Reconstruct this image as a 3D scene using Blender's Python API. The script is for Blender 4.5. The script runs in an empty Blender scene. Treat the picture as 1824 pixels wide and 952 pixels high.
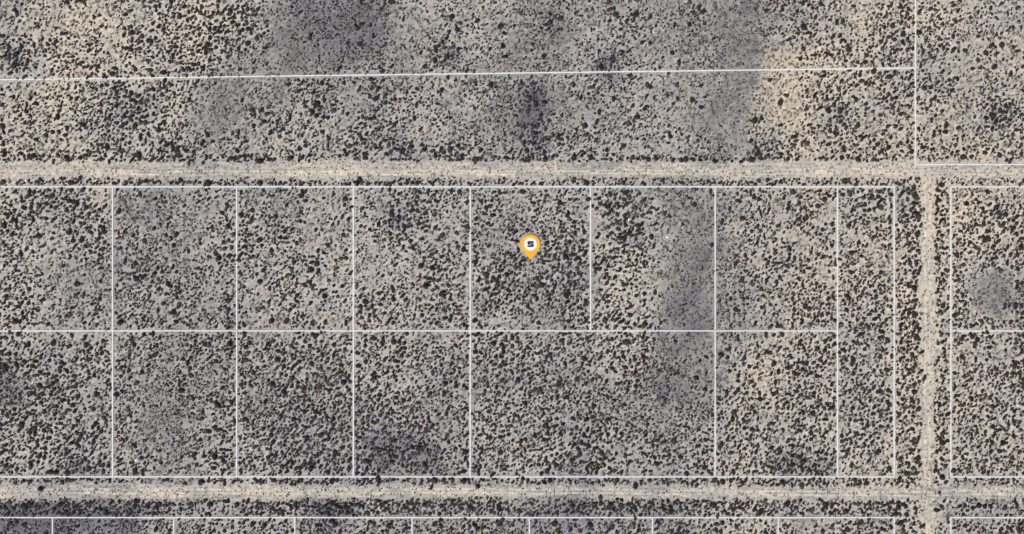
import bpy, bmesh, math, random
import numpy as np

# ------------------------------------------------------------------ camera, sky, sun, exposure
S = 0.2                                     # metres per photograph pixel on the ground
PW, PH = 1824, 952
HEIGHT = 450.0
scene = bpy.context.scene
col = scene.collection
rad = math.radians

cam_d = bpy.data.cameras.new("aerial_camera")
cam = bpy.data.objects.new("aerial_camera", cam_d)
col.objects.link(cam)
cam.location = (0, 0, HEIGHT)
cam.rotation_euler = (0, 0, 0)
cam_d.sensor_width = 36.0
cam_d.lens = 36.0 * HEIGHT / (PW * S)
cam_d.clip_start = 1.0
cam_d.clip_end = 9000.0
scene.camera = cam

SUN_EL, SUN_AZ = 51.0, 222.0                # the sun stands in the south west, shadows fall north east
w = bpy.data.worlds.new("World")
scene.world = w
w.use_nodes = True
nt = w.node_tree
sky = nt.nodes.new("ShaderNodeTexSky")
sky.sky_type = 'NISHITA'
sky.sun_disc = False
sky.sun_elevation = rad(SUN_EL)
sky.sun_rotation = rad(SUN_AZ)
nt.links.new(sky.outputs[0], nt.nodes["Background"].inputs[0])
nt.nodes["Background"].inputs[1].default_value = 0.10
sun_d = bpy.data.lights.new("sun", 'SUN')
sun_d.energy = 3.65
sun_d.angle = rad(0.5)
sun_d.color = (1.0, 0.955, 0.89)
sun = bpy.data.objects.new("sun", sun_d)
col.objects.link(sun)
# a sun lamp shines along its -Z: point that away from the sun's place in the sky
az, el = rad(SUN_AZ), rad(SUN_EL)
from mathutils import Vector
to_sun = Vector((math.sin(az) * math.cos(el), math.cos(az) * math.cos(el), math.sin(el)))
sun.rotation_euler = to_sun.to_track_quat('Z', 'Y').to_euler()
sun.location = to_sun * 300

vs = scene.view_settings
vs.view_transform = 'Standard'
vs.look = 'None'
vs.gamma = 1.0
vs.exposure = 0.38
vs.use_curve_mapping = False
scene.render.engine = 'CYCLES'
scene.cycles.max_bounces = 4
scene.cycles.use_denoising = False
scene.cycles.filter_width = 1.5

rng = np.random.default_rng(20)
rnd = random.Random(20)


def W(px, py):                              # photograph pixel -> metres on the ground
    return ((px - PW / 2) * S, (PH / 2 - py) * S)


# ------------------------------------------------------------------ helpers
def tag(o, label=None, cat=None, group=None, kind=None):
    if label: o["label"] = label
    if cat: o["category"] = cat
    if group: o["group"] = group
    if kind: o["kind"] = kind
    return o


def link(name, me, mat=None, parent=None):
    o = bpy.data.objects.new(name, me)
    col.objects.link(o)
    if mat and not me.materials:
        me.materials.append(mat)
    if parent:
        o.parent = parent
    return o


def raw_mesh(name, verts, faces, k, colors=None, smooth=False):
    """verts (n,3), faces (m,k) index arrays, optional point colours (n,3)"""
    me = bpy.data.meshes.new(name)
    n, m = len(verts), len(faces)
    me.vertices.add(n)
    me.vertices.foreach_set("co", np.ascontiguousarray(verts, np.float32).ravel())
    me.loops.add(m * k)
    me.loops.foreach_set("vertex_index", np.ascontiguousarray(faces, np.int32).ravel())
    me.polygons.add(m)
    me.polygons.foreach_set("loop_start", np.arange(0, m * k, k, dtype=np.int32))
    try:
        me.polygons.foreach_set("loop_total", np.full(m, k, np.int32))
    except Exception:
        pass
    me.update(calc_edges=True)
    if colors is not None:
        a = me.attributes.new("tint", 'FLOAT_COLOR', 'POINT')
        c = np.ones((n, 4), np.float32)
        c[:, :3] = colors
        a.data.foreach_set("color", c.ravel())
    if smooth:
        me.polygons.foreach_set("use_smooth", np.ones(m, bool))
    me.validate()
    return me


def value_noise(x, y, scale, seed):
    r = np.random.default_rng(seed).random((256, 256))
    u, v = np.asarray(x) / scale + 1000.0, np.asarray(y) / scale + 1000.0
    i, j = np.floor(u).astype(int), np.floor(v).astype(int)
    fu, fv = u - i, v - j
    fu, fv = fu * fu * (3 - 2 * fu), fv * fv * (3 - 2 * fv)
    a, b = r[i & 255, j & 255], r[(i + 1) & 255, j & 255]
    c, d = r[i & 255, (j + 1) & 255], r[(i + 1) & 255, (j + 1) & 255]
    return (a * (1 - fu) + b * fu) * (1 - fv) + (c * (1 - fu) + d * fu) * fv


def fbm(x, y, scale, seed, octaves=4):
    s, amp, tot = 0, 1.0, 0
    for k in range(octaves):
        s = s + amp * value_noise(x, y, scale / 2 ** k, seed + 17 * k)
        tot += amp
        amp *= 0.55
    return s / tot


def smooth(e0, e1, x):
    t = np.clip((x - e0) / (e1 - e0), 0, 1)
    return t * t * (3 - 2 * t)


def lin(c):
    c = np.asarray(c, float) / 255.0
    return np.where(c <= 0.04045, c / 12.92, ((c + 0.055) / 1.055) ** 2.4)


# ------------------------------------------------------------------ what the land looks like, cell by cell
TONE = """
678687 522566 455442 356665
587674 334565 455643 776555
675663 554664 255643 765655
777655 665665 566554 666676
656345 455455 555434 555676
654455 566654 456425 566666
644544 666655 447523 566863
655544 556555 446525 555765
445444 445544 445326 554765
554245 434445 544345 555755
645446 535345 645456 456755
113445 524434 324345 453644
"""
DENS = """
655668 655444 555454 666555
756765 566543 445443 457764
557654 666644 655443 477656
666656 556755 655555 677655
887656 656755 567555 667645
655556 654556 667546 666657
666666 665566 886545 766664
666666 766667 667646 777666
987667 787767 777657 767667
887556 888876 777667 777667
886666 798976 798777 876667
877677 798787 797876 768577
"""
def parse(t):
    return np.array([[int(c) for c in row.replace(" ", "")] for row in t.strip().splitlines()], float)
TONE, DENS = parse(TONE), parse(DENS)


def sample_map(m, px, py):
    wx = (fbm(px, py, 60, 5, 3) - 0.5) * 90
    wy = (fbm(px, py, 60, 9, 3) - 0.5) * 90
    u = np.clip((px + wx) / 76.0 - 0.5, 0, 22.999)
    v = np.clip((py + wy) / 79.333 - 0.5, 0, 10.999)
    i, j = np.floor(u).astype(int), np.floor(v).astype(int)
    fu, fv = u - i, v - j
    return (m[j, i] * (1 - fu) + m[j, i + 1] * fu) * (1 - fv) + (m[j + 1, i] * (1 - fu) + m[j + 1, i + 1] * fu) * fv


# darker or paler stretches of soil: x0, y0, x1, y1 (photograph pixels), soft edge, tone change
PATCH = [(1166, 440, 1268, 625, 14, -1.7), (1180, 340, 1272, 450, 22, -1.1), (1158, 600, 1232, 730, 18, -2.5), (1040, 680, 1180, 740, 18, -.8), (700, 0, 1330, 285, 50, -.9), (430, 0, 700, 150, 30, -.8),
         (1270, 0, 1345, 285, 12, -1.5), (480, 0, 690, 108, 26, -1.5), (335, 140, 420, 262, 24, -1.3),
         (1728, 486, 1790, 562, 16, -2.3), (0, 888, 260, 952, 14, -2.4), (918, 150, 975, 262, 16, -1.6),
         (1066, 92, 1100, 132, 8, -2.2), (775, 78, 812, 112, 8, -1.8), (560, 890, 632, 915, 8, -1.8),
         (206, 345, 290, 400, 18, -1.3), (0, 885, 640, 915, 8, -1.0), (1345, 100, 1440, 235, 18, 1.0),
         (130, 40, 270, 140, 26, 1.0), (180, 60, 232, 78, 6, 1.6), (0, 150, 110, 240, 20, .6),
         (1700, 335, 1770, 440, 20, 1.0), (1280, 655, 1310, 700, 8, 1.2), (1632, 0, 1700, 45, 14, 1.4),
         (1290, 600, 1400, 660, 20, .8), (660, 770, 770, 840, 20, -1.4), (600, 700, 640, 790, 20, -1.0),
         (945, 20, 1010, 90, 16, -1.4), (640, 140, 690, 190, 16, -1.0), (150, 325, 200, 345, 10, 1.0),
         (1000, 800, 1075, 848, 14, -1.2), (1375, 820, 1490, 848, 10, -1.4), (0, 630, 30, 715, 10, -1.8),
         (1490, 316, 1530, 332, 6, -1.6), (40, 318, 150, 380, 14, -1.2), (110, 340, 180, 372, 10, .6)]


# thickets and clearings: x0, y0, x1, y1, soft edge, density change
THICKET = [(0, 72, 40, 130, 8, 4), (215, 45, 270, 75, 8, 3), (390, 10, 460, 105, 14, 2), (205, 160, 280, 225, 14, 3.5), (275, 248, 342, 286, 10, 4),
           (40, 335, 150, 385, 12, 3), (770, 75, 815, 125, 7, 6), (560, 165, 592, 215, 7, 5), (635, -5, 705, 14, 6, 5), (690, 252, 815, 286, 10, 5),
           (925, 145, 985, 278, 12, 5), (1080, 335, 1148, 432, 10, 6), (1065, 90, 1105, 140, 8, 4.5), (1470, 180, 1520, 225, 8, 4),
           (1570, 20, 1630, 120, 12, 3), (1760, 180, 1800, 235, 8, 4), (1338, 235, 1378, 290, 8, 4.5), (680, 365, 722, 400, 8, 4.5),
           (525, 340, 545, 395, 6, 4), (842, 460, 920, 530, 12, 3), (955, 435, 1050, 545, 14, 2.5), (525, 455, 575, 490, 8, 4),
           (640, 520, 665, 562, 6, 5), (775, 540, 802, 588, 8, 4), (750, 475, 792, 520, 8, 3), (235, 460, 272, 510, 8, 4),
           (0, 635, 35, 722, 8, 4), (40, 640, 120, 720, 12, 2), (505, 640, 655, 850, 22, 2), (640, 765, 780, 842, 14, 3.5),
           (980, 770, 1090, 850, 14, 3), (1375, 815, 1490, 850, 10, 3.5), (130, 812, 182, 850, 8, 3.5), (0, 892, 640, 918, 6, 3),
           (990, 892, 1190, 918, 6, 4), (1592, 892, 1640, 960, 8, 3), (1720, 375, 1830, 470, 14, 2.5), (1785, 460, 1830, 560, 10, 3),
           (1500, 335, 1590, 400, 12, 3), (1598, 330, 1626, 400, 6, 4), (1080, 892, 1110, 920, 8, 3), (1650, 130, 1720, 160, 10, 2),
           (905, 560, 950, 588, 8, -2), (1350, 100, 1420, 235, 12, -2.5), (1700, 110, 1750, 170, 14, -3), (1740, 270, 1790, 290, 6, -3),
           (1165, 350, 1270, 620, 14, -1.5), (1300, 0, 1342, 290, 10, -2), (1095, 250, 1300, 282, 10, -1.5), (700, 30, 770, 130, 20, -1.5),
           (1010, 20, 1080, 90, 16, -1.5), (60, 440, 150, 560, 20, -1.5), (215, 700, 300, 790, 20, -2), (1180, 120, 1300, 240, 20, -1.2),
           (1720, 480, 1795, 568, 10, -4), (185, 55, 232, 76, 6, -5), (1285, 655, 1312, 700, 6, -4), (1640, 598, 1700, 640, 8, -1)]


def tone_at(px, py):
    t = sample_map(TONE, px, py)
    wx = (fbm(px, py, 48, 33, 5) - 0.5) * 84
    wy = (fbm(px, py, 48, 37, 5) - 0.5) * 84
    for x0, y0, x1, y1, e, d in PATCH:
        fx = smooth(x0 - e, x0 + e, px + wx) * (1 - smooth(x1 - e, x1 + e, px + wx))
        fy = smooth(y0 - e, y0 + e, py + wy) * (1 - smooth(y1 - e, y1 + e, py + wy))
        t = t + d * fx * fy
    u, v = px * .77 - py * .64, px * .64 + py * .77      # streaks running north east
    t = t - .75 * (1 - smooth(1230, 1330, px))
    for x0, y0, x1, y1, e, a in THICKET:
        if a >= 3.5:  # soil colour darkened under strong thickets, imitating their sky-lit shade
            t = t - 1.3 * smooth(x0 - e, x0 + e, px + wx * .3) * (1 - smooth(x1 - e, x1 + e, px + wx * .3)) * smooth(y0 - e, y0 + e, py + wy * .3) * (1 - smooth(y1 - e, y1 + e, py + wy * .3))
    return t + (fbm(px, py, 45, 71, 4) - 0.5) * 2.2 + (fbm(u * .22, v, 9, 77, 3) - 0.5) * 2.6


GAIN = 0.79
RAMP_T = [-1.5, 0, 3, 5, 7, 9, 10.5]
RAMP = np.array([lin(c) for c in [(116, 115, 118), (138, 135, 135), (170, 165, 159), (191, 183, 171), (208, 195, 175),
                                  (219, 205, 182), (226, 211, 186)]])


def soil(t, px=None, py=None):
    c = np.stack([np.interp(t, RAMP_T, RAMP[:, k]) for k in range(3)], -1) * GAIN
    if px is not None:                      # pinker soil towards the east, greyer towards the west
        wm = np.clip(.15 + .85 * smooth(1150, 1450, px) + (fbm(px, py, 120, 91, 3) - .5) * 1.4, -.3, 1.2)[..., None]
        c = c * (1 + wm * np.array([.016, -.004, -.030]))
    return c


# ------------------------------------------------------------------ boundary lines (photograph pixels)
LINES = [
    ((0, 145), (1630.5, 121.3), 2.3, "long slanting white line crossing the scrub north of the upper dirt road"),
    ((1630.5, 0), (1630.5, 293.8), 2.25, "upright white line on west side of the northeastern corner parcel"),
    ((1630.5, 293), (1824, 293), 2.1, "white line on the upper dirt road's north side at its eastern end"),
    ((0, 333), (1592.7, 333), 2.2, "long level white line just south of the upper dirt road"),
    ((0, 589.6), (1491.5, 589.6), 2.1, "long level white line halfway between the two dirt roads"),
    ((0, 849.6), (1592.7, 849.6), 2.2, "long level white line just north of the lower dirt road"),
    ((0, 922.2), (1592.7, 922.2), 2.1, "long level white line just south of the lower dirt road"),
    ((200.8, 333), (200.8, 849.6), 2.25, "first upright white line from the west between the two dirt roads"),
    ((421.8, 333), (421.8, 849.6), 2.25, "second upright white line from the west between the two dirt roads"),
    ((629.5, 333), (629.5, 849.6), 2.45, "third upright white line from the west between the two dirt roads"),
    ((837.7, 333), (837.7, 849.6), 2.4, "upright white line on the west side of the yellow pin's parcel"),
    ((1052, 333), (1052, 589.6), 2.45, "short upright white line on the east side of the yellow pin's parcel"),
    ((1273.9, 333), (1273.9, 849.6), 2.2, "upright white line beside the darkest grey patch of scrub"),
    ((1491.7, 333), (1491.7, 849.6), 2.25, "upright white line on the west side of the narrow tall parcel"),
    ((1592.7, 333), (1592.7, 849.6), 2.2, "upright white line between narrow tall parcel and the side track"),
    ((1693.6, 333), (1693.6, 849.6), 2.2, "upright white line east of the side track between the dirt roads"),
    ((1693.6, 333), (1824, 333), 2.1, "short level white line east of the track below the upper road"),
    ((1693.6, 589.6), (1824, 589.6), 2.2, "short level white line east of the track halfway between the roads"),
    ((1693.6, 849.6), (1824, 849.6), 2.2, "short level white line east of the track above the lower road"),
    ((1693.6, 922.2), (1824, 922.2), 2.1, "short level white line east of the track below the lower road"),
    ((93.7, 922.2), (93.7, 958), 2.1, "first upright white line from the west below the lower road"),
    ((309.8, 922.2), (309.8, 958), 2.1, "second upright white line from the west below the lower road"),
    ((525.3, 922.2), (525.3, 958), 2.1, "third upright white line from the west below the lower road"),
    ((734, 922.2), (734, 958), 2.1, "fourth upright white line from the west below the lower road"),
    ((943, 922.2), (943, 958), 2.1, "fifth upright white line from the west below the lower road"),
    ((1162.2, 922.2), (1162.2, 958), 2.1, "sixth upright white line from the west below the lower road"),
    ((1386.3, 922.2), (1386.3, 958), 2.1, "seventh upright white line from the west below the lower road"),
    ((1592.7, 922.2), (1592.7, 958), 2.1, "last upright white line west of the track below the lower road"),
    ((1693.6, 922.2), (1693.6, 958), 2.1, "upright white line east of the track below the lower road"),
]
SEG = [(W(*a), W(*b), wd * S) for a, b, wd, _ in LINES]


def line_dist(x, y):
    """distance from a point to the nearest line's edge"""
    best = 1e9
    for (ax, ay), (bx, by), wd in SEG:
        dx, dy = bx - ax, by - ay
        t = max(0.0, min(1.0, ((x - ax) * dx + (y - ay) * dy) / (dx * dx + dy * dy)))
        best = min(best, math.hypot(x - ax - t * dx, y - ay - t * dy) - wd / 2)
    return best


def pin_dist(px, py):                       # photograph pixels outside the map pin's outline, roughly
    d = math.hypot(px - 945, py - 435.5) - 17.5
    for k in range(1, 9):
        d = min(d, math.hypot(px - 945, py - 435.5 - 26.5 * k / 8) - 17.5 * (1 - k / 8.2))
    return d


# ------------------------------------------------------------------ dirt roads: centre and half width along their length
def road_upper(x):                          # photograph pixels
    c = 302.5 + 2.5 * (fbm(x, 0 * x, 160, 3, 2) - .5)
    return c, 15.5 + 9 * (fbm(x, 0 * x + 40, 30, 4, 5) - .5)


def road_lower(x):
    c = 876.0 + 3 * smooth(1100, 1500, x) + 3.0 * (fbm(x, 0 * x, 160, 13, 2) - .5)
    return c, 15.0 - 3 * smooth(300, 900, x) + 11 * (fbm(x, 0 * x + 40, 30, 14, 5) - .5)


def road_side(y):
    c = 1651.5 + 4 * (fbm(y, 0 * y, 150, 23, 2) - .5) + 3 * smooth(880, 952, y)
    return c, 12.0 + 11 * (fbm(y, 0 * y + 40, 30, 24, 5) - .5)


def road_mask(px, py):
    """1 on a road, 0 in the scrub (soft edge)"""
    c, h = road_upper(px); a = 1 - smooth(h - 4, h + 4, np.abs(py - c))
    c, h = road_lower(px); b = 1 - smooth(h - 4, h + 4, np.abs(py - c))
    c, h = road_side(py); s = (1 - smooth(h - 4, h + 4, np.abs(px - c))) * smooth(300, 312, py)
    s = s * (1 - 0.45 * smooth(890, 905, py))
    return np.maximum(np.maximum(a, b), s)


# ------------------------------------------------------------------ shrubs read off the photograph: tile origin -> x, y, radius at 4x
TRACED = {
(0, 0): "1280,118,22 1357,133,22 1490,213,20 1612,231,22 1378,230,16 1770,210,20 1062,292,24 945,235,28 885,245,20 1420,245,18 1480,320,30 1250,335,26 265,742,24 410,838,20 1350,710,24 1170,520,30 800,530,25 965,500,22 1335,485,26 1445,500,24 1230,100,16 1440,55,24 1520,95,20 1640,80,28 120,385,24 15,755,18 1800,790,28 1650,165,20 20,905,28 1040,835,20 960,900,24 1130,930,26 1725,715,18 190,800,18 590,10,24 1765,310,32 1700,340,22 70,340,22 60,420,20 100,480,20 30,400,18 935,720,22 890,690,18 1000,740,18 860,640,14",
(456, 0): "750,178,20 1375,225,18 1455,168,18 1505,185,14 1395,120,24 1745,185,26 1760,330,20 1775,240,18 1175,372,15 1300,330,22 1280,430,22 1360,410,34 1440,350,18 740,320,18 655,310,16 935,110,20 960,20,24 440,740,28 435,830,24 400,800,24 570,725,16 485,720,20 370,610,16 860,700,22 1060,705,14 1290,740,14 1325,640,16 655,815,18 240,835,18 1675,605,22 75,340,16 60,240,16 320,830,12 1670,350,16 45,780,18 1200,480,18",
(912, 0): "60,95,18 205,98,18 345,135,24 270,165,22 15,187,16 270,105,16 685,22,18 740,100,20 885,105,20 1335,50,18 1355,90,20 1375,170,18 1260,180,18 1435,275,15 1260,15,18 1140,378,18 1055,483,18 1075,412,14 790,375,18 635,480,26 700,425,20 225,405,20 150,320,16 960,615,24 985,625,18 955,688,16 600,575,16 620,625,16 860,760,18 890,835,28 825,895,16 800,885,16 520,900,24 240,730,20 170,745,24 205,820,22 1180,705,20 1345,770,18 1345,610,18 1285,715,22 1730,870,28 1775,850,18 1810,80,18 1620,795,12 355,820,14 265,860,18 1010,700,14 940,785,16 240,180,18 330,215,18 250,215,16 210,205,16",
(1368, 0): "15,575,22 205,85,18 370,30,20 290,35,18 245,190,22 490,170,20 575,355,22 250,350,18 460,305,16 830,200,18 885,190,20 960,250,22 1075,235,22 1145,200,18 1240,175,18 1775,62,18 1665,325,28 1750,340,20 1550,382,20 1395,360,20 1145,330,22 1610,480,24 1495,432,16 1775,495,14 1725,540,18 525,575,24 745,510,26 870,550,24 1110,630,22 1155,630,18 1160,715,22 1070,700,20 1210,725,16 1210,585,18 85,735,24 130,685,18 90,895,22 515,790,28 425,790,24 440,860,22 510,870,22 700,740,24 895,745,14 800,820,24 1240,790,18 1590,820,32 1650,780,24 1760,800,16 1350,915,22 1265,900,20 1500,920,18 1680,850,22 1455,495,16 1320,350,18 330,680,20 1745,195,16",
(0, 238): "765,98,24 995,165,24 240,160,24 475,172,20 640,150,24 845,125,16 1080,190,20 1260,120,28 1190,90,26 1480,15,18 1720,75,14 20,350,22 500,350,22 1040,340,16 1285,335,18 1345,345,16 235,625,22 135,580,18 85,630,20 275,730,22 330,610,18 385,615,22 550,505,24 470,540,22 400,530,20 600,640,18 495,705,24 640,575,20 685,585,14 845,560,20 1590,570,20 1625,665,28 1630,760,18 1620,510,22 1240,797,16 1195,652,14 1345,840,16 1560,890,26 895,910,28 965,920,24 1660,910,16 1745,765,18 1720,580,26 1480,680,14 30,660,28 580,765,22 150,860,20 1475,350,26 195,455,20 330,500,24 230,500,22 1650,180,22 1700,170,20 1750,165,20 1790,165,20 1130,120,18 300,165,20 350,165,20 410,160,20 570,170,20 150,140,22 200,170,18 240,420,18 300,430,16 380,440,18 440,400,16",
(456, 238): "845,85,18 925,150,24 1110,95,18 1190,85,18 775,150,30 1380,120,26 240,180,22 335,170,20 380,160,20 1470,155,18 1775,175,18 1810,130,22 1555,185,28 30,355,24 115,355,14 720,355,20 880,360,16 940,360,20 325,445,26 320,560,26 220,515,18 680,530,18 635,465,22 1155,457,16 1140,495,16 965,580,28 1020,550,16 955,620,18 870,640,18 1160,645,18 1105,655,14 1210,700,18 1435,715,18 1505,668,20 1645,640,16 1615,662,16 1640,530,18 1320,735,16 255,685,18 425,690,16 470,685,16 175,740,18 540,655,14 30,755,20 145,600,18 105,830,18 270,925,24 400,880,16 435,930,20 1785,850,22 1570,910,24 1175,945,24 640,830,18 1340,830,16 40,800,16 515,800,20 30,190,22 100,185,22 130,190,18 1040,130,22 1320,110,20 1250,130,18 1010,120,18 800,360,18 1030,360,16 1080,355,16 1150,355,18 1700,170,22",
(912, 238): "700,432,20 805,425,28 800,475,24 730,470,14 725,520,16 885,535,20 930,490,24 655,510,16 605,530,16 750,580,20 805,580,18 865,605,16 845,635,16 755,680,26 800,745,28 840,715,22 900,660,26 915,710,18 755,745,20 605,745,16 680,735,16 990,735,20 1010,800,18 1090,565,16 990,570,14 1105,435,12 1300,510,16 1215,650,16 180,115,16 155,75,18 320,30,24 235,185,26 440,180,22 560,170,20 850,180,18 900,180,16 970,185,20 1020,180,18 1240,180,24 1710,190,24 1745,150,24 1735,100,24 1700,50,20 1640,605,20 1675,640,14 1750,660,20 1725,850,18 1660,870,20 1550,530,16 1635,455,14 895,40,14 380,880,28 415,925,18 300,875,24 470,890,20 65,415,18 540,470,18 530,355,24 1630,200,16 790,95,18 100,180,22 1150,185,18 1200,185,18 1290,185,18 1340,190,16",
(1368, 238): "200,55,20 145,180,20 525,175,18 640,185,22 860,100,20 780,85,20 755,45,18 875,30,18 950,125,16 995,60,18 1330,85,18 1450,165,18 1385,170,24 1540,140,18 1640,155,20 1735,140,22 1800,80,18 1695,190,16 1605,120,16 1740,10,16 1150,190,16 1170,115,18 540,340,30 175,420,22 115,460,22 400,470,20 1050,428,24 1230,370,20 1205,405,16 1385,358,14 780,450,22 800,530,28 880,515,16 955,550,18 570,660,18 690,550,18 1110,540,14 1060,590,28 1195,575,16 1197,612,16 1195,505,16 1255,580,12 1580,508,16 1625,530,22 1690,580,20 1710,510,14 1745,575,12 1775,640,16 1640,600,16 1500,490,18 990,470,24 990,720,20 1060,720,26 1205,890,24 1050,915,26 1400,830,16 1440,850,16 1680,870,16 1560,745,22 860,610,16 150,825,20 190,890,20 590,850,16 45,860,18 1340,870,20 1800,800,20 410,645,16 165,665,14 320,670,16 1200,810,16",
(0, 476): "110,385,28 165,365,20 45,205,22 255,65,14 125,285,18 600,195,16 545,120,26 540,200,18 760,340,12 970,85,30 1030,60,24 1190,115,20 1125,165,18 1095,50,22 1130,85,16 860,95,16 1275,260,16 1235,320,22 1125,315,18 1185,190,18 1160,260,20 1155,405,14 1090,415,18 865,385,24 1620,240,20 1210,420,16 1065,145,18 45,510,18 125,485,18 380,545,28 500,560,28 615,555,28 735,530,26 690,625,24 440,675,20 350,670,18 180,765,18 345,760,16 280,845,28 420,890,28 405,815,24 250,775,20 1010,750,18 930,785,18 975,820,18 1300,655,18 1280,755,16 1285,880,22 1105,625,22 1060,730,18 830,910,26 1585,865,20 1615,730,12 1635,550,22 1580,490,16 1545,670,16 735,740,14 625,795,18 70,625,18 40,730,30 560,915,20 690,910,22 1715,840,18 1780,545,18 1785,815,16",
(456, 476): "395,20,30 370,105,18 420,130,14 285,120,18 285,245,16 385,260,18 90,250,22 110,385,28 40,290,20 490,205,20 615,135,18 555,50,14 630,250,16 775,245,26 750,285,24 805,345,16 750,360,18 905,65,16 1215,125,22 1230,80,24 1370,130,18 1320,190,24 1430,135,14 1480,145,16 1440,195,14 1285,305,18 1290,400,24 1195,385,16 930,410,18 1600,345,16 1605,430,14 1560,380,20 1690,80,28 1650,110,20 1790,50,20 300,345,16 345,135,20 215,390,24 480,430,14 1210,555,16 1430,565,16 900,545,24 980,530,22 1060,540,18 1030,590,20 1040,640,16 915,660,22 780,680,22 735,748,14 780,565,18 150,660,28 60,705,18 245,560,18 270,655,18 605,700,18 510,650,18 265,790,20 180,760,20 120,830,22 980,745,14 1000,805,16 1440,655,14 1350,830,20 1335,915,18 1430,850,18 1600,610,16 1740,710,20 1720,780,16 1760,610,20 1710,640,20 1780,510,20 1690,545,24 1560,570,16 1715,850,16 350,920,20 200,890,26 1500,635,16 1610,490,16 625,820,26 455,850,20",
(912, 476): "670,55,20 630,160,14 675,210,20 685,250,20 880,208,16 945,195,22 800,165,16 710,125,14 770,395,18 825,400,16 660,380,26 735,430,20 690,345,18 945,410,24 980,430,16 1050,208,14 1590,300,18 1675,222,16 1650,225,14 1635,95,22 1735,70,16 1755,235,16 1555,415,16 1555,235,16 1535,200,14 385,200,24 400,245,18 465,245,16 180,230,18 210,130,24 40,100,14 415,40,20 515,95,14 450,130,22 505,335,18 515,395,18 185,400,20 300,150,16 270,200,16 935,500,18 945,525,16 870,520,16 840,480,16 800,535,26 730,620,20 790,610,18 935,640,20 840,670,14 850,710,14 870,765,20 880,850,18 735,745,16 1390,645,16 1310,790,18 1235,665,14 1375,870,18 1415,890,18 1305,860,14 1490,625,22 1530,645,18 1550,745,18 1610,495,16 1585,900,18 1525,890,20 1750,560,14 1810,490,18 1615,815,16 1650,840,16 1735,715,16 1385,750,16 1340,670,16 215,715,16 205,875,20 125,820,14 330,840,24 45,800,20 460,800,20 375,690,20 490,710,14 590,690,14 545,745,16 80,735,18 400,550,16",
(1368, 476): "580,225,18 760,170,16 605,345,16 725,35,12 685,95,12 850,240,14 545,265,16 765,260,14 820,305,14 265,275,20 365,140,16 235,30,12 480,385,18 1035,40,26 1075,25,20 1045,150,30 1045,240,24 1050,340,28 1050,430,28 955,90,16 965,175,14 955,370,14 1000,140,18 1055,505,22 1050,700,22 990,535,16 1090,610,20 1115,790,18 1235,775,16 1230,490,16 1205,415,14 1235,415,12 1245,280,18 1215,240,16 1290,30,16 1240,60,14 1235,335,14 1760,285,22 1775,320,14 1690,270,20 1650,30,18 1800,120,16 1815,330,20 1770,540,16 1755,705,22 1685,720,18 1810,600,18 1325,350,18 1380,640,20 1730,390,20 1335,525,18 850,525,20 795,645,18 880,635,18 605,660,22 580,455,14 525,660,14 715,560,14 840,585,12 930,910,20 855,880,18 1040,890,24 75,740,20 160,710,18 210,680,16 40,690,22 350,580,18 100,490,22 60,130,14 690,585,18 920,810,18 1000,760,18 225,850,18 470,770,14 1620,860,14 1695,590,14 1795,780,18",
(0, 714): "215,440,18 80,465,18 400,510,24 470,510,24 340,510,24 560,325,20 600,235,24 270,325,20 520,195,20 495,260,20 720,225,18 710,435,20 690,260,26 240,200,24 155,160,24 320,85,20 390,95,26 215,95,18 20,370,22 120,140,16 775,465,20 630,490,28 545,495,24 960,498,20 1535,408,20 1455,400,16 1430,275,18 1140,360,16 1715,350,16 1635,520,14 1720,515,14 1190,205,12 945,310,14 1440,125,20 1550,30,22 1570,85,12 1640,180,18 1400,455,18 1380,390,20 1010,405,16 1430,580,22 1800,170,16 1325,590,16 1665,575,20 210,580,18 295,625,20 165,750,22 225,735,20 280,760,20 430,740,24 380,775,24 470,790,20 650,730,18 575,755,16 960,750,20 1130,745,24 1235,745,16 1500,740,26 1690,740,20 1600,590,18 715,775,18 755,800,20 920,805,16 1285,770,16 1800,880,24 170,885,18 435,915,16 1660,860,14 1450,890,14",
(456, 714): "410,130,20 345,85,20 320,340,22 350,295,16 290,370,16 185,365,16 110,215,18 125,290,20 660,430,20 1490,365,22 1485,90,14 1305,95,18 765,240,16 1740,370,24 1605,340,22 1700,95,14 1640,50,12 1495,250,18 1800,240,20 780,430,28 860,340,24 950,355,20 1000,400,24 1160,340,28 1200,330,24 1110,330,24 970,440,18 430,400,18 460,250,26 520,270,22 340,460,20 390,485,24 540,575,30 580,560,24 480,580,22 810,580,18 880,560,20 870,600,18 1280,570,28 1340,565,22 1400,575,18 1580,610,18 1250,610,16 640,760,28 600,760,22 540,740,20 480,760,20 710,745,18 800,800,20 870,800,16 900,745,22 760,750,20 1320,755,20 1520,760,28 1450,745,20 1200,740,20 1120,770,20 1730,760,20 1680,790,18 190,790,18 110,770,20 160,735,18 540,860,30 430,890,24 600,930,22 570,880,24 1270,880,20 1320,890,20 940,890,18 1560,890,18 1740,880,18 60,890,20",
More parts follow.
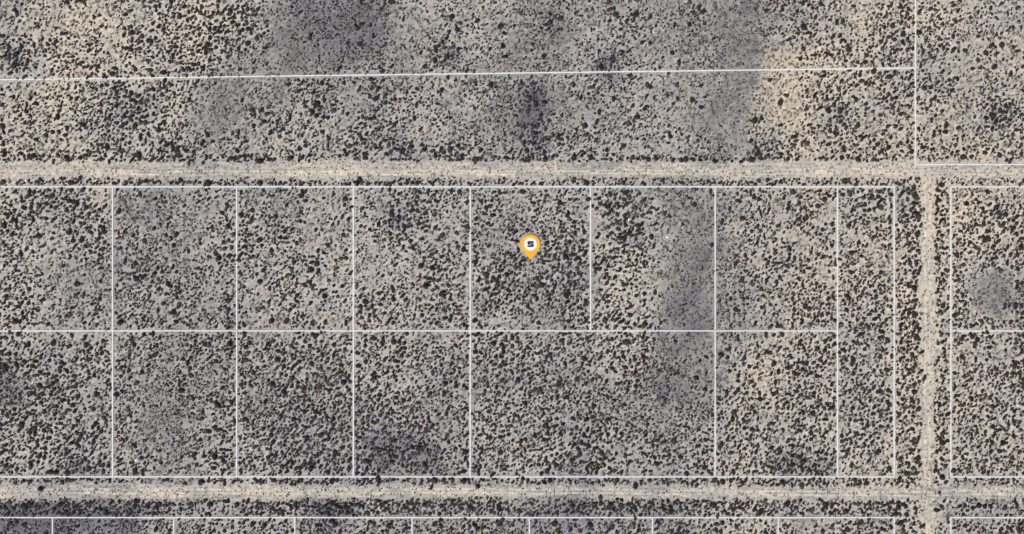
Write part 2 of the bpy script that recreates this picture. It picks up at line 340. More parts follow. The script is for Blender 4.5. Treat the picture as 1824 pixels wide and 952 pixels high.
(912, 714): "580,40,20 525,30,14 520,140,18 440,130,18 570,115,18 360,170,20 235,180,24 460,195,20 495,295,20 440,320,22 515,245,18 305,335,14 350,350,14 440,270,16 1150,285,22 1055,260,20 195,455,16 240,435,14 250,510,18 540,465,16 480,385,26 640,375,28 780,505,24 940,505,22 690,480,18 1335,435,16 1285,400,12 1480,330,20 1565,370,18 1730,85,18 1655,340,16 1610,455,18 1725,410,14 1580,85,26 1750,130,16 1795,205,14 1575,500,18 1690,465,14 1370,480,18 1660,105,14 1315,325,16 1150,235,12 270,570,22 110,570,18 190,590,16 880,600,24 920,580,20 750,570,18 620,580,18 1080,580,16 1110,590,18 1210,580,14 1440,570,20 1500,580,24 1560,570,20 1640,585,20 430,750,28 470,770,24 390,790,22 560,790,16 700,740,24 720,770,20 870,760,22 950,750,22 1000,745,18 1110,720,22 1130,790,24 1300,750,18 1420,745,24 1080,780,20 1240,765,18 710,905,20 870,880,20 840,940,18 300,880,24 330,920,20 490,930,18 550,880,24 1040,865,18 1640,860,16 1735,930,14",
(1368, 714): "250,80,20 315,90,22 600,55,18 975,60,18 930,110,18 970,120,14 1070,60,20 445,180,14 700,175,18 750,180,18 850,180,18 625,308,14 560,280,16 630,240,20 690,320,16 735,300,16 780,270,14 725,380,14 715,430,18 820,445,16 555,395,20 920,275,18 1000,210,14 920,375,14 1070,405,20 1045,310,22 1040,270,20 1210,200,16 1245,305,22 1240,240,20 1265,460,18 1190,490,18 1240,545,30 1270,580,18 1220,658,14 1385,120,14 1495,120,12 1475,180,14 1370,205,14 1450,270,16 1345,340,18 1670,300,26 1790,370,26 1735,405,20 1685,400,14 1755,465,12 1780,330,14 1600,185,18 1325,500,20 1330,410,16 1660,490,14 1520,300,12 1035,480,18 985,520,24 940,550,20 860,485,20 120,510,18 30,490,20 80,480,18 170,460,24 210,400,20 290,500,20 245,440,24 340,525,16 100,580,22 325,560,18 240,600,20 700,590,20 640,600,20 930,580,20 1050,520,18 1360,750,18 1400,755,20 1500,745,28 1540,750,22 1590,760,18 1240,760,18 1680,770,20 200,760,20 130,740,22 410,745,28 320,770,20 550,790,20 930,760,26 980,760,24 910,800,22 940,870,24 1050,800,18 1090,900,18 460,890,18 560,920,20 390,940,18 1640,880,14 1780,920,18 1740,830,14 1430,930,16",
}
R_SCALE = 0.92
traced = []
for (ox, oy), s in TRACED.items():
    for t in s.split():
        a, b, c = (float(v) for v in t.split(","))
        traced.append([ox + a / 4, oy + b / 4, c / 4 * R_SCALE])

# a place name for every spot, so each large shrub can be told from the others in words
COLS = [(0, 200.8, "first", "from the west"), (200.8, 421.8, "second", "from the west"), (421.8, 629.5, "third", "from the west"),
        (629.5, 837.7, "fourth", "from the west"), (837.7, 1052, "pin", ""), (1052, 1273.9, "sixth", "from the west"),
        (1273.9, 1491.7, "seventh", "from the west"), (1491.7, 1592.7, "narrow", "")]
BOT = [0, 93.7, 309.8, 525.3, 734, 943, 1162.2, 1386.3, 1592.7]
NTH = ["first", "second", "third", "fourth", "fifth", "sixth", "seventh", "eighth"]


def column(px):
    for k, c in enumerate(COLS):
        if px < c[1]:
            return k
    return 8


def parcel_name(k, row):
    if k == 4 and row == "upper": return "the yellow pin's parcel"
    if k == 7: return "the narrow tall parcel"
    if row == "lower" and k in (4, 5): return "the wide lower parcel south of the pin"
    return f"the {NTH[k]} {row} parcel from the west"


def above_name(k):
    if k == 4: return "the yellow pin's column"
    if k == 7: return "the narrow parcel's column"
    if k == 8: return "the side track's column"
    return f"the {NTH[k]} column from west"


def third(v, a, b, names):
    return names[min(2, max(0, int(3 * (v - a) / (b - a))))]


def nine(px, py, x0, x1, y0, y1):
    v, h = third(py, y0, y1, ("north", "", "south")), third(px, x0, x1, ("west", "", "east"))
    if v and h: return f"in the {v}{h} corner of"
    if v or h: return f"by the {v or h} edge of"
    return "amid"


def place(px, py):
    k = column(px)
    slant = 145 - (145 - 121.3) * px / 1630.5
    ew = ("west end", "middle", "east end")
    if px > 1630.5 and py < 293:
        return nine(px, py, 1630.5, 1824, 0, 293) + " the northeastern parcel"
    if py < slant:
        a, b = (COLS[k][0], COLS[k][1]) if k < 8 else (1592.7, 1630.5)
        half = "far" if py < slant / 2 else "just"
        return f"{half} above the slanting line, {third(px, a, b, ('west', 'centre', 'east'))} of {above_name(k)}"
    if py < 333:
        if k == 8:
            return "at the upper road's meeting with the side track" if px < 1693 else "on the upper road's verge by the eastern parcels"
        a, b = COLS[k][:2]
        t = third(px, a, b, ('west', 'centre', 'east'))
        if py > 302: return f"on the upper road's south verge, {t} of {above_name(k)}"
        if py > 262: return f"on the upper road's north verge, {t} of {above_name(k)}"
        return f"below the slanting line, {t} of {above_name(k)}"
    if py < 849.6:
        if px > 1693.6:
            if py < 589.6: return nine(px, py, 1693.6, 1824, 333, 589.6) + " the upper parcel east of the track"
            return nine(px, py, 1693.6, 1824, 589.6, 849.6) + " the lower parcel east of the track"
        if k == 8:
            side = "west" if px < 1651 else "east"
            q = min(7, int(8 * (py - 333) / 517))
            return f"on the track's {side} verge, {NTH[q]} of eight stretches from north"
        if k == 7:
            q = min(5, int(6 * (py - 333) / 517))
            h = "west" if px < 1542 else "east"
            return f"on the {h} side of the narrow tall parcel, {NTH[q]} sixth from north"
        if py < 589.6: return nine(px, py, *COLS[k][:2], 333, 589.6) + " " + parcel_name(k, "upper")
        if k in (4, 5):
            q = min(5, int(6 * (px - 837.7) / 436))
            v = third(py, 589.6, 849.6, ("north", "middle", "south"))
            return f"in the {v} of the wide lower parcel, {NTH[q]} sixth from the west"
        return nine(px, py, *COLS[k][:2], 589.6, 849.6) + " " + parcel_name(k, "lower")
    if py < 922.2:
        side = "north" if py < 877 else "south"
        if k == 8: return f"on the lower road's {side} verge " + ("by the track" if px < 1693 else "east of the track")
        a, b = COLS[k][:2]
        t = third(px, a, b, ('west', 'centre', 'east'))
        nm = "of " + above_name(k)
        return f"on the lower road's {side} verge, {t} {nm}"
    if px > 1693.6: return "in the southeastern bottom parcel"
    if px > 1592.7: return "on the track below the lower road"
    for i in range(8):
        if px < BOT[i + 1]:
            t = third(px, BOT[i], BOT[i + 1], ('west', 'centre', 'east'))
            return f"in the {t} of the {NTH[i]} bottom parcel from the west"


def dens_at(px, py):
    d = sample_map(DENS, px, py)
    wx = (fbm(px, py, 26, 43, 3) - 0.5) * 30
    wy = (fbm(px, py, 26, 47, 3) - 0.5) * 30
    for x0, y0, x1, y1, e, a in THICKET:
        fx = smooth(x0 - e, x0 + e, px + wx) * (1 - smooth(x1 - e, x1 + e, px + wx))
        fy = smooth(y0 - e, y0 + e, py + wy) * (1 - smooth(y1 - e, y1 + e, py + wy))
        d = d + a * fx * fy
    return np.clip(d, 0.5, 11)


def off_limits(px, py, r):
    x, y = W(px, py)
    return pin_dist(px, py) < r * 0.9 + 1 or line_dist(x, y) < r * S * 0.8


# push traced shrubs off the lines a little, or make them smaller, until the lines lie free
kept = []
for px, py, r in traced:
    if any((px - a) ** 2 + (py - b) ** 2 < (0.55 * (r + c)) ** 2 for a, b, c in kept[-160:]):
        continue
    for _ in range(5):
        if not off_limits(px, py, r): break
        best = max(((px + dx, py + dy) for dx in (-1, 0, 1) for dy in (-1, 0, 1)),
                   key=lambda q: min(line_dist(*W(*q)) / S, pin_dist(*q)))
        px, py = best
        r *= 0.96
    if not off_limits(px, py, r):
        kept.append([px, py, r])
traced = kept
traced.sort(key=lambda t: -t[2])
big, seen = [], {}
rest = []
for t in traced:
    if not (-2 < t[0] < PW + 2 and -2 < t[1] < PH + 2):
        continue
    p = place(t[0], t[1])
    if p in seen or len(big) >= 300:
        rest.append(t)
    else:
        seen[p] = t
        big.append((t, p))
for t, p in big:
    t[2] = min(max(t[2], 4.1), 4.9)
for t in rest:
    lead = seen.get(place(t[0], t[1]))
    t[2] = min(t[2], (lead[2] if lead else 5.0) * 0.92, 4.4)

# ------------------------------------------------------------------ the rest of the scrub, scattered by the density map
CELL = 16.0
grid = {}
def put(px, py, r):
    grid.setdefault((int(px // CELL), int(py // CELL)), []).append((px, py, r))
def free(px, py, r, tight):
    ci, cj = int(px // CELL), int(py // CELL)
    for i in (ci - 1, ci, ci + 1):
        for j in (cj - 1, cj, cj + 1):
            for a, b, c in grid.get((i, j), ()):
                if (a - px) ** 2 + (b - py) ** 2 < (tight * (r + c)) ** 2:
                    return False
    return True
for t, p in big: put(*t)
for t in rest: put(*t)

MARGIN = 95
N = 95000
qx = rng.uniform(-MARGIN, PW + MARGIN, N)
qy = rng.uniform(-MARGIN, PH + MARGIN, N)
dm = dens_at(qx, qy)
# clumps and clearings between them
clump = fbm(qx, qy, 42, 101, 3)
rm = road_mask(qx, qy)
tn = tone_at(qx, qy)
scrub = [tuple(t) for t in rest]
for k in range(N):
    px, py = float(qx[k]), float(qy[k])
    d = (0.155 * dm[k] * dm[k] + .12) * (0.22 + 1.5 * float(smooth(.32, .64, clump[k])))
    if rm[k] > 0.35:
        continue
    if rnd.random() > d / 8.0:
        continue
    base = 1.28 + 0.205 * dm[k]
    base *= 0.70 + 0.30 * float(smooth(1.8, 4.2, tn[k]))
    r = base * rnd.lognormvariate(0, 0.33)
    r = min(max(r, 1.2), 4.4)
    if pin_dist(px, py) < r + 1.0: continue
    x, y = W(px, py)
    if line_dist(x, y) < r * S * 0.85: continue
    if not free(px, py, r, 0.84): continue
    put(px, py, r)
    scrub.append((px, py, r))
# dark rows along the road edges
for yy, jit, xa, xb, prob in ((283, 3.2, 0, 480, .8), (284, 2.2, 640, 960, .55), (284.5, 2, 1000, 1350, .75), (285, 2.5, 1350, 1600, .45),
                              (326.5, 1.8, 0, 1592, .72), (329, 1.5, 300, 1560, .6), (855, 2.5, 60, 1600, .55), (897, 2.5, 0, 1600, .8),
                              (905, 4, 0, 1600, .8), (914, 3, 0, 1590, .7), (863, 2, 1370, 1520, .6)):
    x = xa
    while x < xb:
        x += rnd.uniform(4.5, 8.5)
        if rnd.random() < prob * (.25 + 1.5 * float(smooth(.3, .6, fbm(np.array([x]), np.array([yy]), 34, 311, 2)[0]))):
            py, r = yy + rnd.gauss(0, jit * 1.2), rnd.uniform(2.0, 3.6)
            wx, wy = W(x, py)
            if line_dist(wx, wy) > r * S * 0.8 and free(x, py, r, 0.6):
                put(x, py, r); scrub.append((x, py, r))
y = 335
while y < 850:
    y += rnd.uniform(5, 9)
    for xx, pb in ((1625, .8), (1630, .85), (1635, .45), (1672, .55), (1680, .55), (1614, .4)):
        if rnd.random() < pb:
            x, r = xx + rnd.gauss(0, 2.5), rnd.uniform(2.6, 4.0)
            if free(x, y, r, .7) and line_dist(*W(x, y)) > r * S:
                put(x, y, r); scrub.append((x, y, r))

# small grey tufts everywhere and a few weeds on the roads
M = 90000
tx = rng.uniform(-MARGIN, PW + MARGIN, M)
ty = rng.uniform(-MARGIN, PH + MARGIN, M)
tr = 0.9 + 2.0 * rng.random(M) ** 1.5
tm = road_mask(tx, ty)
tt = tone_at(tx, ty)
td = dens_at(tx, ty)
tuft_tint = []
GREY = np.array([(.13, .112, .088), (.16, .142, .115), (.105, .098, .09), (.19, .17, .14), (.07, .058, .046), (.09, .08, .068)])
DUSK = np.array([(.060, .058, .062), (.075, .070, .072), (.050, .046, .048), (.09, .085, .085)])  # bluish tints painting sky-lit shade into tufts, mostly in dense thickets
tufts = []
for k in range(M):
    px, py, r = float(tx[k]), float(ty[k]), float(tr[k])
    if tm[k] > .5:
        if rnd.random() > 0.55: continue
        r = min(.8 * r, 1.5)
    elif tt[k] > 3.6 and rnd.random() > 0.85: continue
    if pin_dist(px, py) < r: continue
    if line_dist(*W(px, py)) < r * S * 0.8: continue
    if not free(px, py, r, 0.66 if tt[k] > 3.4 else .5): continue
    if r > 1.5: put(px, py, r * .7)
    tufts.append((px, py, r))
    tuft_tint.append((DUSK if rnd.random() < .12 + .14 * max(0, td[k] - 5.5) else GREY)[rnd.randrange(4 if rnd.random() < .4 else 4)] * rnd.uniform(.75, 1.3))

# ------------------------------------------------------------------ materials
def node_mat(name):
    m = bpy.data.materials.new(name)
    m.use_nodes = True
    return m, m.node_tree.nodes, m.node_tree.links, m.node_tree.nodes["Principled BSDF"]


def soil_material():
    m, n, l, b = node_mat("desert_soil")
    at = n.new("ShaderNodeAttribute"); at.attribute_name = "tint"
    geo = n.new("ShaderNodeNewGeometry")
    n1 = n.new("ShaderNodeTexNoise"); n1.inputs["Scale"].default_value = 0.75; n1.inputs["Detail"].default_value = 6; n1.inputs["Roughness"].default_value = .68
    n2 = n.new("ShaderNodeTexNoise"); n2.inputs["Scale"].default_value = 5.0; n2.inputs["Detail"].default_value = 3
    for q in (n1, n2): l.new(geo.outputs["Position"], q.inputs["Vector"])
    r1 = n.new("ShaderNodeMapRange"); r1.inputs[1].default_value = .3; r1.inputs[2].default_value = .7; r1.inputs[3].default_value = .50; r1.inputs[4].default_value = 1.24
    r2 = n.new("ShaderNodeMapRange"); r2.inputs[1].default_value = .3; r2.inputs[2].default_value = .7; r2.inputs[3].default_value = .90; r2.inputs[4].default_value = 1.08
    l.new(n1.outputs[0], r1.inputs[0]); l.new(n2.outputs[0], r2.inputs[0])
    mu = n.new("ShaderNodeMath"); mu.operation = 'MULTIPLY'
    l.new(r1.outputs[0], mu.inputs[0]); l.new(r2.outputs[0], mu.inputs[1])
    sc = n.new("ShaderNodeVectorMath"); sc.operation = 'SCALE'
    l.new(at.outputs["Color"], sc.inputs[0]); l.new(mu.outputs[0], sc.inputs["Scale"])
    l.new(sc.outputs[0], b.inputs["Base Color"])
    b.inputs["Roughness"].default_value = 0.95
    b.inputs["Specular IOR Level"].default_value = 0.15
    bp = n.new("ShaderNodeBump"); bp.inputs["Strength"].default_value = .5; bp.inputs["Distance"].default_value = .12
    l.new(n1.outputs[0], bp.inputs["Height"]); l.new(bp.outputs[0], b.inputs["Normal"])
    return m


def plant_material(name, stops=None):
    m, n, l, b = node_mat(name)
    geo = n.new("ShaderNodeNewGeometry")
    nz = n.new("ShaderNodeTexNoise"); nz.inputs["Scale"].default_value = 4.0; nz.inputs["Detail"].default_value = 3
    l.new(geo.outputs["Position"], nz.inputs["Vector"])
    mr = n.new("ShaderNodeMapRange"); mr.inputs[1].default_value = .3; mr.inputs[2].default_value = .7; mr.inputs[3].default_value = .6; mr.inputs[4].default_value = 1.5
    l.new(nz.outputs[0], mr.inputs[0])
    sc = n.new("ShaderNodeVectorMath"); sc.operation = 'SCALE'
    if stops:
        oi = n.new("ShaderNodeObjectInfo")
        cr = n.new("ShaderNodeValToRGB")
        cr.color_ramp.interpolation = 'LINEAR'
        for k, c in enumerate(stops):
            e = cr.color_ramp.elements[k] if k < 2 else cr.color_ramp.elements.new(0.5)
            e.color = (*c, 1)
        for k, e in enumerate(cr.color_ramp.elements):
            e.position = k / (len(stops) - 1)
        l.new(oi.outputs["Random"], cr.inputs[0]); l.new(cr.outputs[0], sc.inputs[0])
    else:
        at = n.new("ShaderNodeAttribute"); at.attribute_name = "tint"
        l.new(at.outputs["Color"], sc.inputs[0])
    l.new(mr.outputs[0], sc.inputs["Scale"])
    l.new(sc.outputs[0], b.inputs["Base Color"])
    b.inputs["Roughness"].default_value = 0.9
    b.inputs["Specular IOR Level"].default_value = 0.1
    return m


def plain(name, c, rough=.6, noise=.06, scale=3.0):
    m, n, l, b = node_mat(name)
    geo = n.new("ShaderNodeNewGeometry")
    nz = n.new("ShaderNodeTexNoise"); nz.inputs["Scale"].default_value = scale; nz.inputs["Detail"].default_value = 4
    l.new(geo.outputs["Position"], nz.inputs["Vector"])
    mr = n.new("ShaderNodeMapRange"); mr.inputs[1].default_value = .3; mr.inputs[2].default_value = .7; mr.inputs[3].default_value = 1 - noise; mr.inputs[4].default_value = 1 + noise
    l.new(nz.outputs[0], mr.inputs[0])
    sc = n.new("ShaderNodeVectorMath"); sc.operation = 'SCALE'
    sc.inputs[0].default_value = c
    l.new(mr.outputs[0], sc.inputs["Scale"]); l.new(sc.outputs[0], b.inputs["Base Color"])
    b.inputs["Roughness"].default_value = rough
    b.inputs["Specular IOR Level"].default_value = 0.2
    return m


SOIL = soil_material()
BROWNS = np.array([(.030, .020, .016), (.022, .017, .017), (.042, .027, .020), (.025, .022, .031), (.025, .0195, .014), (.048, .037, .033)])
SHRUB = plant_material("shrub_foliage", [tuple(c) for c in BROWNS])
SCRUB = plant_material("scrub_foliage")
WHITE = plain("white_paint", (.56, .555, .545), .6, .02, .7)
ORANGE = plain("amber_enamel", (.70, .325, .012), .45, .02, 1.0)
DISC = plain("white_enamel", (.62, .62, .61), .5, .015, 1.0)
BLACK = plain("black_enamel", (.006, .006, .007), .5, .05, 1.0)
ROCK = plain("pale_rock", (.70, .70, .72), .8, .15, 2.0)

# ------------------------------------------------------------------ ground: one sheet, fine in the middle, out to the horizon
def axis(half, step, far):
    mid = np.arange(-half, half + step / 2, step)
    out, s, v = [], step, half
    while v < far:
        s *= 1.45
        v = min(far, v + s)
        out.append(v)
    out = np.array(out)
    return np.concatenate([-out[::-1], mid, out])
STEP = 0.5
gx, gy = axis(204, STEP, 4000), axis(116, STEP, 4000)
X, Y = np.meshgrid(gx, gy)
PXg, PYg = X / S + PW / 2, PH / 2 - Y / S
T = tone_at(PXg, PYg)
# pale sharpening-style halo painted into the soil colour round every shrub
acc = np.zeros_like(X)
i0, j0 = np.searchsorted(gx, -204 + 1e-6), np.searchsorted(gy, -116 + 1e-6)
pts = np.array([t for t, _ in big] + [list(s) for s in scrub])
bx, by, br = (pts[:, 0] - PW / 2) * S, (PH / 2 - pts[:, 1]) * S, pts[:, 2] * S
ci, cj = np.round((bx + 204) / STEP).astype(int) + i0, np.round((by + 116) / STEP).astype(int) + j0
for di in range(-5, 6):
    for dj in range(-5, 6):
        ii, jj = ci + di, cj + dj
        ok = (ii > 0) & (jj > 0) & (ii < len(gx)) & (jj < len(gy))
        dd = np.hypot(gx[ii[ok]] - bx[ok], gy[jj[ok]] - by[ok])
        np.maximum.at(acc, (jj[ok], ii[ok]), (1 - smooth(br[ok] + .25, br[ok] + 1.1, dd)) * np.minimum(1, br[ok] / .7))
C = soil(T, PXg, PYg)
fine = fbm(X, Y, 2.2, 55, 3)
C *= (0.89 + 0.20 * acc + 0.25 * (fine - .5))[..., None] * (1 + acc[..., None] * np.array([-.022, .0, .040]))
rmask = road_mask(PXg, PYg)
road_tone = 8.2 + (fbm(PXg, PYg, 70, 61, 4) - .5) * 9
C = C * (1 - rmask[..., None]) + soil(np.minimum(T * .35 + road_tone * .65, 9.5)) * rmask[..., None]
Z = (fbm(X, Y, 9, 81, 4) - .5) * .30 * (1 - rmask) - .004
Z = np.where((np.abs(X) > 203) | (np.abs(Y) > 115), 0, Z)
nx, ny = len(gx), len(gy)
idx = np.arange(nx * ny).reshape(ny, nx)
F = np.stack([idx[:-1, :-1], idx[:-1, 1:], idx[1:, 1:], idx[1:, :-1]], -1).reshape(-1, 4)
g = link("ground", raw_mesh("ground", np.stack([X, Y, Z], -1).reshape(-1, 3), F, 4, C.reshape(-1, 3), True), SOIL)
tag(g, "pale sandy desert ground spread under all the dark scrub", "ground", kind="structure")

def ground_z(px, py):
    i = min(max(int(round(((px - PW / 2) * S + 204) / STEP)) + i0, 0), nx - 1)
    j = min(max(int(round(((PH / 2 - py) * S + 116) / STEP)) + j0, 0), ny - 1)
    return float(Z[j, i])


# ------------------------------------------------------------------ dirt roads: sheets just above the ground, with wheel tracks
def road(name, along, fn, flip, zz, label, trackoff, seed):
    a = np.arange(along[0], along[1], 3.0)
    b = np.linspace(-1, 1, 41)
    A, B = np.meshgrid(a, b)
    c, h = fn(A)
    P, Q = A, c + B * (h + 1.0)
    px, py = (Q, P) if flip else (P, Q)
    t = tone_at(px, py)
    tr_ = (8.8 if flip else 7.4) + (fbm(px, py, 70, 61, 4) - .5) * 9
    off = np.abs(B) * h
    d = Q - c
    ruts = sum(np.exp(-((d - o - 2.0 * (fbm(P, 0 * P, 90, seed + 5, 2) - .5)) / 1.3) ** 2) for o in trackoff)
    streak = fbm(P * .10, d, 3.2, seed, 3) - .5
    edge = 1 - smooth(.62, 1.0, np.abs(B))
    tone = t * (.35 + .65 * (1 - edge)) + tr_ * .65 * edge + (3.4 * ruts * (.4 + 1.2 * fbm(P, d, 60, seed + 9, 2)) - 1.5 + 8 * streak) * edge
    colr = soil(np.minimum(tone, 10.2))
    z = np.full_like(px, zz) - .02 * ruts * edge * 0
    v = np.stack([(px - PW / 2) * S, (PH / 2 - py) * S, z], -1)
    ny_, nx_ = A.shape
    ix = np.arange(nx_ * ny_).reshape(ny_, nx_)
    f = np.stack([ix[:-1, :-1], ix[1:, :-1], ix[1:, 1:], ix[:-1, 1:]], -1).reshape(-1, 4)
    if flip: f = f[:, ::-1]
    o = link(name, raw_mesh(name, v.reshape(-1, 3), f, 4, colr.reshape(-1, 3), True), SOIL)
    tag(o, label, "road", kind="structure")
road("dirt_road", (-1500, 3300), road_upper, False, .012, "broad pale dirt road crossing the whole scrub above the pin", (2.5, 8.0), 201)
road("dirt_road", (-1500, 3300), road_lower, False, .012, "narrower pale dirt road crossing the scrub below the parcels", (-3.0, 3.5), 221)
road("dirt_track", (306, 2200), road_side, True, .006, "pale side track running south between the two dirt roads", (-4, 4), 241)

# ------------------------------------------------------------------ boundary lines lying on the ground
def strip(a, b, wd, h, wa, wb):
    (ax, ay), (bx_, by_) = a, b
    L = math.hypot(bx_ - ax, by_ - ay)
    ux, uy = (bx_ - ax) / L, (by_ - ay) / L
    nx_, ny_ = -uy, ux
    bm = bmesh.new()
    vs_ = []
    for q in ((0, -wd / 2), (0, wd / 2), (L, wd / 2), (L, -wd / 2)):
        vs_.append(bm.verts.new((ax + ux * q[0] + nx_ * q[1], ay + uy * q[0] + ny_ * q[1], -.15)))
    f = bm.faces.new(vs_)
    r = bmesh.ops.extrude_face_region(bm, geom=[f])
    for v in r["geom"]:
        if isinstance(v, bmesh.types.BMVert): v.co.z = h
    bmesh.ops.recalc_face_normals(bm, faces=bm.faces)
    bmesh.ops.bevel(bm, geom=[e for e in bm.edges if all(v.co.z > 0 for v in e.verts)], offset=.04, segments=2, affect='EDGES')
    me = bpy.data.meshes.new("boundary_line")
    bm.to_mesh(me); bm.free()
    return me
for k, (a, b, wd, lab) in enumerate(LINES):
    a, b = list(a), list(b)
    level = abs(a[1] - b[1]) < 30 and abs(a[0] - b[0]) > 60
    if not level and k != 1:                 # uprights butt against the level lines
        a[1] += 1.1
        if b[1] < 940: b[1] -= 1.1
    if k == 1: b[1] += .3
    if k == 2: a[0] += 1.5
    if level:
        if a[0] == 0: a[0] = -220
        if b[0] == 1824: b[0] = 2040
        if a[0] == 1693.6: a[0] -= 1.2
        if b[0] == 1592.7: b[0] += 1.2
        if k == 0: b[0] -= 1.5
    if k == 1: a[1] = -120
    if not level and b[1] > 940: b[1] = 1080
    o = link("boundary_line", strip(W(*a), W(*b), wd * S, .14 + .004 * (k % 4), 0, 0), WHITE)
    tag(o, lab, "boundary line", "white boundary lines of the parcels")

# ------------------------------------------------------------------ shrubs
def blob(r, sub, leaves, spread, twigs=0, leaf=0.2):
    """unit shrub: lumpy crown on the ground with leaf sprays standing off it; triangles"""
    bm = bmesh.new()
    bmesh.ops.create_icosphere(bm, subdivisions=sub, radius=1.0)
    lobes = [(Vector((r.gauss(0, 1), r.gauss(0, 1), abs(r.gauss(0, .7)))).normalized(), r.uniform(.2, .62)) for _ in range(5)]
    for v in bm.verts:
        d = v.co.normalized()
        s = 0.60 + sum(a * max(0, d.dot(q)) ** 4 for q, a in lobes) + r.uniform(-.12, .12) + (r.uniform(-.10, .12) if sub > 2 else 0)
        v.co = Vector((d.x * s, d.y * s, max(-.12, d.z * s * .72 + .18)))
    co = [tuple(v.co) for v in bm.verts]
    fa = [[v.index for v in f.verts] for f in bm.faces if min(v.co.z for v in f.verts) > -.119 or max(v.co.z for v in f.verts) > 0]
    for _ in range(leaves):
        d = Vector((r.gauss(0, 1), r.gauss(0, 1), abs(r.gauss(0, .8)) + .08)).normalized()
        s = r.uniform(.72, spread)
        p = Vector((d.x * s, d.y * s, d.z * s * .8 + .1))
        t1 = Vector((r.gauss(0, 1), r.gauss(0, 1), r.gauss(0, .6))).normalized()
        q = (d + t1 * .6).normalized()
        n = len(co)
        lf = leaf * r.uniform(.6, 1.4)
        co += [tuple(p - q * lf * .5 + t1 * lf * .35), tuple(p - q * lf * .5 - t1 * lf * .35), tuple(p + q * lf)]
        fa.append([n, n + 1, n + 2])
    for _ in range(twigs):
        a = r.uniform(0, 6.283); s = r.uniform(.95, 1.25)
        d = Vector((math.cos(a), math.sin(a), r.uniform(.25, .8)))
        sd = Vector((-math.sin(a), math.cos(a), 0)) * .022
        n = len(co)
        co += [tuple(sd), tuple(-sd), tuple(d * s)]
        fa.append([n, n + 1, n + 2])
    bm.free()
    return np.array(co), np.array(fa)


def merge(name, items, protos, tints, zscale, stretch):
    """many small plants as one mesh"""
    VV, FF, CC = [], [], []
    off = 0
    ids = rng.integers(0, len(protos), len(items))
    an = rng.uniform(0, 2 * math.pi, len(items))
    st = rng.uniform(1.0, stretch, len(items))
    sa = rng.normal(math.radians(52), .42, len(items))  # plants drawn out towards north east, their shape imitating cast shadows
    hs = rng.uniform(*zscale, len(items))
    tk = tints if len(tints) == len(items) else tints[rng.integers(0, len(tints), len(items))] * rng.uniform(.75, 1.3, (len(items), 1))
    for k, (px, py, r) in enumerate(items):
        v, f = protos[ids[k]]
        R = r * S
        c, s = math.cos(an[k]), math.sin(an[k])
        x, y = (v[:, 0] * c - v[:, 1] * s), (v[:, 0] * s + v[:, 1] * c)
        c, s = math.cos(sa[k]), math.sin(sa[k])
        u, t = (x * c + y * s) * st[k], (-x * s + y * c) / math.sqrt(st[k])
        x, y = u * c - t * s, u * s + t * c
        wx, wy = W(px, py)
        VV.append(np.stack([x * R + wx, y * R + wy, v[:, 2] * R * hs[k] + ground_z(px, py)], -1))
        FF.append(f + off)
        CC.append(np.broadcast_to(tk[k], (len(v), 3)))
        off += len(v)
    return raw_mesh(name, np.concatenate(VV), np.concatenate(FF), 3, np.concatenate(CC))

r1 = random.Random(5)
protos = [blob(r1, 2, 26, 1.08, 0, .26) for _ in range(14)]
o = link("desert_scrub", merge("desert_scrub", scrub, protos, BROWNS, (.65, 1.0), 1.28), SCRUB)
tag(o, "mass of small dark brown shrubs speckling the sandy ground", "scrub", kind="stuff")

protos_s = [blob(r1, 1, 12, 1.25, 4, .45) for _ in range(8)]
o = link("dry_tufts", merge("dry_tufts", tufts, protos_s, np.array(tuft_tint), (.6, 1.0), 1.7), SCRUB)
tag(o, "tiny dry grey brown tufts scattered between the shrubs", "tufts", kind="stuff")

r2 = random.Random(8)
kinds = []
for k in range(12):
    v, f = blob(r2, 3, 260, 1.16, 16, .20)
    # one mesh per growth form
    kinds.append(raw_mesh("desert_shrub", v, f, 3))
for me in kinds: me.materials.append(SHRUB)
first = [bpy.data.objects.new("desert_shrub", me) for me in kinds]
for k, (t, p) in enumerate(big):
    src = first[k % len(first)]
    o = src if k < len(first) else src.copy()
    col.objects.link(o)
    px, py, r = t
    x, y = W(px, py)
    R = r * S * .97
    o.location = (x, y, ground_z(px, py) - .02)
    o.rotation_euler = (0, 0, r2.uniform(0, 6.283))
    st = r2.uniform(.86, 1.14)
    o.scale = (R * st, R / st, R * r2.uniform(.8, 1.1))
    tag(o, "largest dark shrub " + p, "shrub", "large dark shrubs standing in the scrub")

# ------------------------------------------------------------------ pale rocks showing white between the shrubs
ROCKS = [(1693, 77, 2.1, "pale rock near the north end of the northeastern parcel"),
         (46, 322, 2.45, "pale flat rock on the upper road's south verge at its west end"),
         (515.5, 323.5, 1.6, "small white rock on the upper road's south verge above the third column"),
         (959, 325.5, 1.5, "small white rock on the upper road's south verge above the pin"),
         (1188, 423, 2.2, "pale squarish rock in the parcel just east of the pin's parcel"),
         (382.5, 547, 1.9, "small white rock in the second upper parcel from the west"),
         (242.5, 820, 2.2, "narrow white rock low in the second lower parcel from the west"),
         (58, 682, 2.1, "pale rock in the first lower parcel from the west"),
         (1609, 598, 2.2, "white rock between the narrow tall parcel and the side track"),
         (614, 276, 1.6, "small pale rock on the upper road's north verge above the third column"),
         (552, 471, 2.2, "pale rock in the third upper parcel from the west"),
         (1120, 392, 2.1, "white rock among the dark shrub ring east of the pin"),
         (1812, 723, 2.0, "pale rock by the east edge of the lower parcel past the track")]
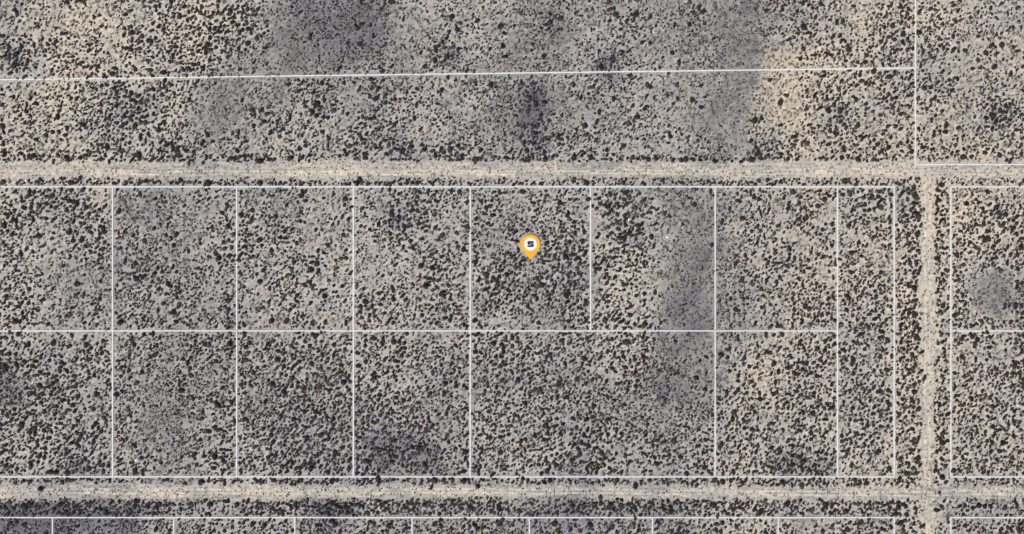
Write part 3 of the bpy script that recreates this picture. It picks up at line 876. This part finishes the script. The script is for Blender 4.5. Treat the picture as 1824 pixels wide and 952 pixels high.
for px, py, r, lab in ROCKS:
    bm = bmesh.new()
    bmesh.ops.create_icosphere(bm, subdivisions=3, radius=1.0)
    lob = [(Vector((r2.gauss(0, 1), r2.gauss(0, 1), r2.gauss(0, .5))).normalized(), r2.uniform(-.3, .3)) for _ in range(7)]
    for v in bm.verts:
        d = v.co.normalized()
        s = 1 + sum(a * max(0, d.dot(q)) ** 3 for q, a in lob) + r2.uniform(-.03, .03)
        v.co = Vector((d.x * s, d.y * s * .75, d.z * s * .38 + .1))
    me = bpy.data.meshes.new("pale_rock")
    bm.to_mesh(me); bm.free()
    o = link("pale_rock", me, ROCK)
    x, y = W(px, py)
    o.location = (x, y, ground_z(px, py))
    o.scale = (r * S,) * 3
    o.rotation_euler = (0, 0, r2.uniform(.3, 1.4))
    tag(o, lab, "rock", "pale rocks lying between the shrubs")

# ------------------------------------------------------------------ the amber map pin lying in its parcel
def slab(name, outline, z0, z1, bev, mat, parent=None):
    bm = bmesh.new()
    f = bm.faces.new([bm.verts.new((x, y, z0)) for x, y in outline])
    r = bmesh.ops.extrude_face_region(bm, geom=[f])
    top = [v for v in r["geom"] if isinstance(v, bmesh.types.BMVert)]
    for v in top: v.co.z = z1
    bmesh.ops.recalc_face_normals(bm, faces=bm.faces)
    ts = set(top)
    if bev:
        bmesh.ops.bevel(bm, geom=[e for e in bm.edges if all(v in ts for v in e.verts)], offset=bev, segments=2, affect='EDGES')
    me = bpy.data.meshes.new(name)
    bm.to_mesh(me); bm.free()
    return link(name, me, mat, parent)

pin = bpy.data.objects.new("map_pin", None)
col.objects.link(pin)
cx, cy = W(945.1, 435.2)
pin.location = (cx, cy, .05)
tag(pin, "amber teardrop map pin with a black letter S on its white disc", "map pin")
R = 17.4 * S
tip = -27.0 * S
out = []
a0 = rad(-38)                                # where the round head runs into the straight flanks
for k in range(49):
    a = a0 + (math.pi - 2 * a0) * k / 48
    out.append((R * math.cos(a), R * math.sin(a)))
lx, ly = out[-1]
for k in (1, 2, 3, 4):                       # flank to the tip, slightly hollow
    s = k / 4.3
    out.append((lx + (-.22 - lx) * s, ly + (tip + .12 - ly) * s))
out += [(-.10, tip + .03), (.10, tip + .03)]
rx, ry = out[0]
for k in (4, 3, 2, 1):
    s = k / 4.3
    out.append((rx + (.22 - rx) * s, ry + (tip + .12 - ry) * s))
slab("pin_body", out, 0, .42, .10, ORANGE, pin)
Rd = 11.6 * S
slab("disc", [(Rd * math.cos(2 * math.pi * k / 56), Rd * math.sin(2 * math.pi * k / 56)) for k in range(56)], .42, .50, .02, DISC, pin)
# a wide heavy S: a thick band following the letter's spine
sx, sy = 5.8 * S, 5.3 * S
th = 1.15 * S * 2
def s_outline():
    hw, hh, t = sx, sy, 3.45 * S
    c = .34 * hh
    m = t / 2
    pts_ = [(hw * .96, hh - t), (hw * .96, hh - .25 * t), (hw * .70, hh), (-hw * .62, hh), (-hw, hh - c), (-hw, c * .55), (-hw * .66, -m * .72),
            (hw * .36, -m * .72), (hw * .46, -m), (hw * .36, -hh + t * .92), (-hw * .98, -hh + t * .92), (-hw * .98, -hh + .28 * t), (-hw * .70, -hh), (hw * .62, -hh),
            (hw, -hh + c), (hw, -c * .45), (hw * .70, m * .78), (-hw * .34, m * .78), (-hw * .44, m * 1.02), (-hw * .34, hh - t)]
    return pts_
slab("letter", s_outline(), .50, .53, 0, BLACK, pin)
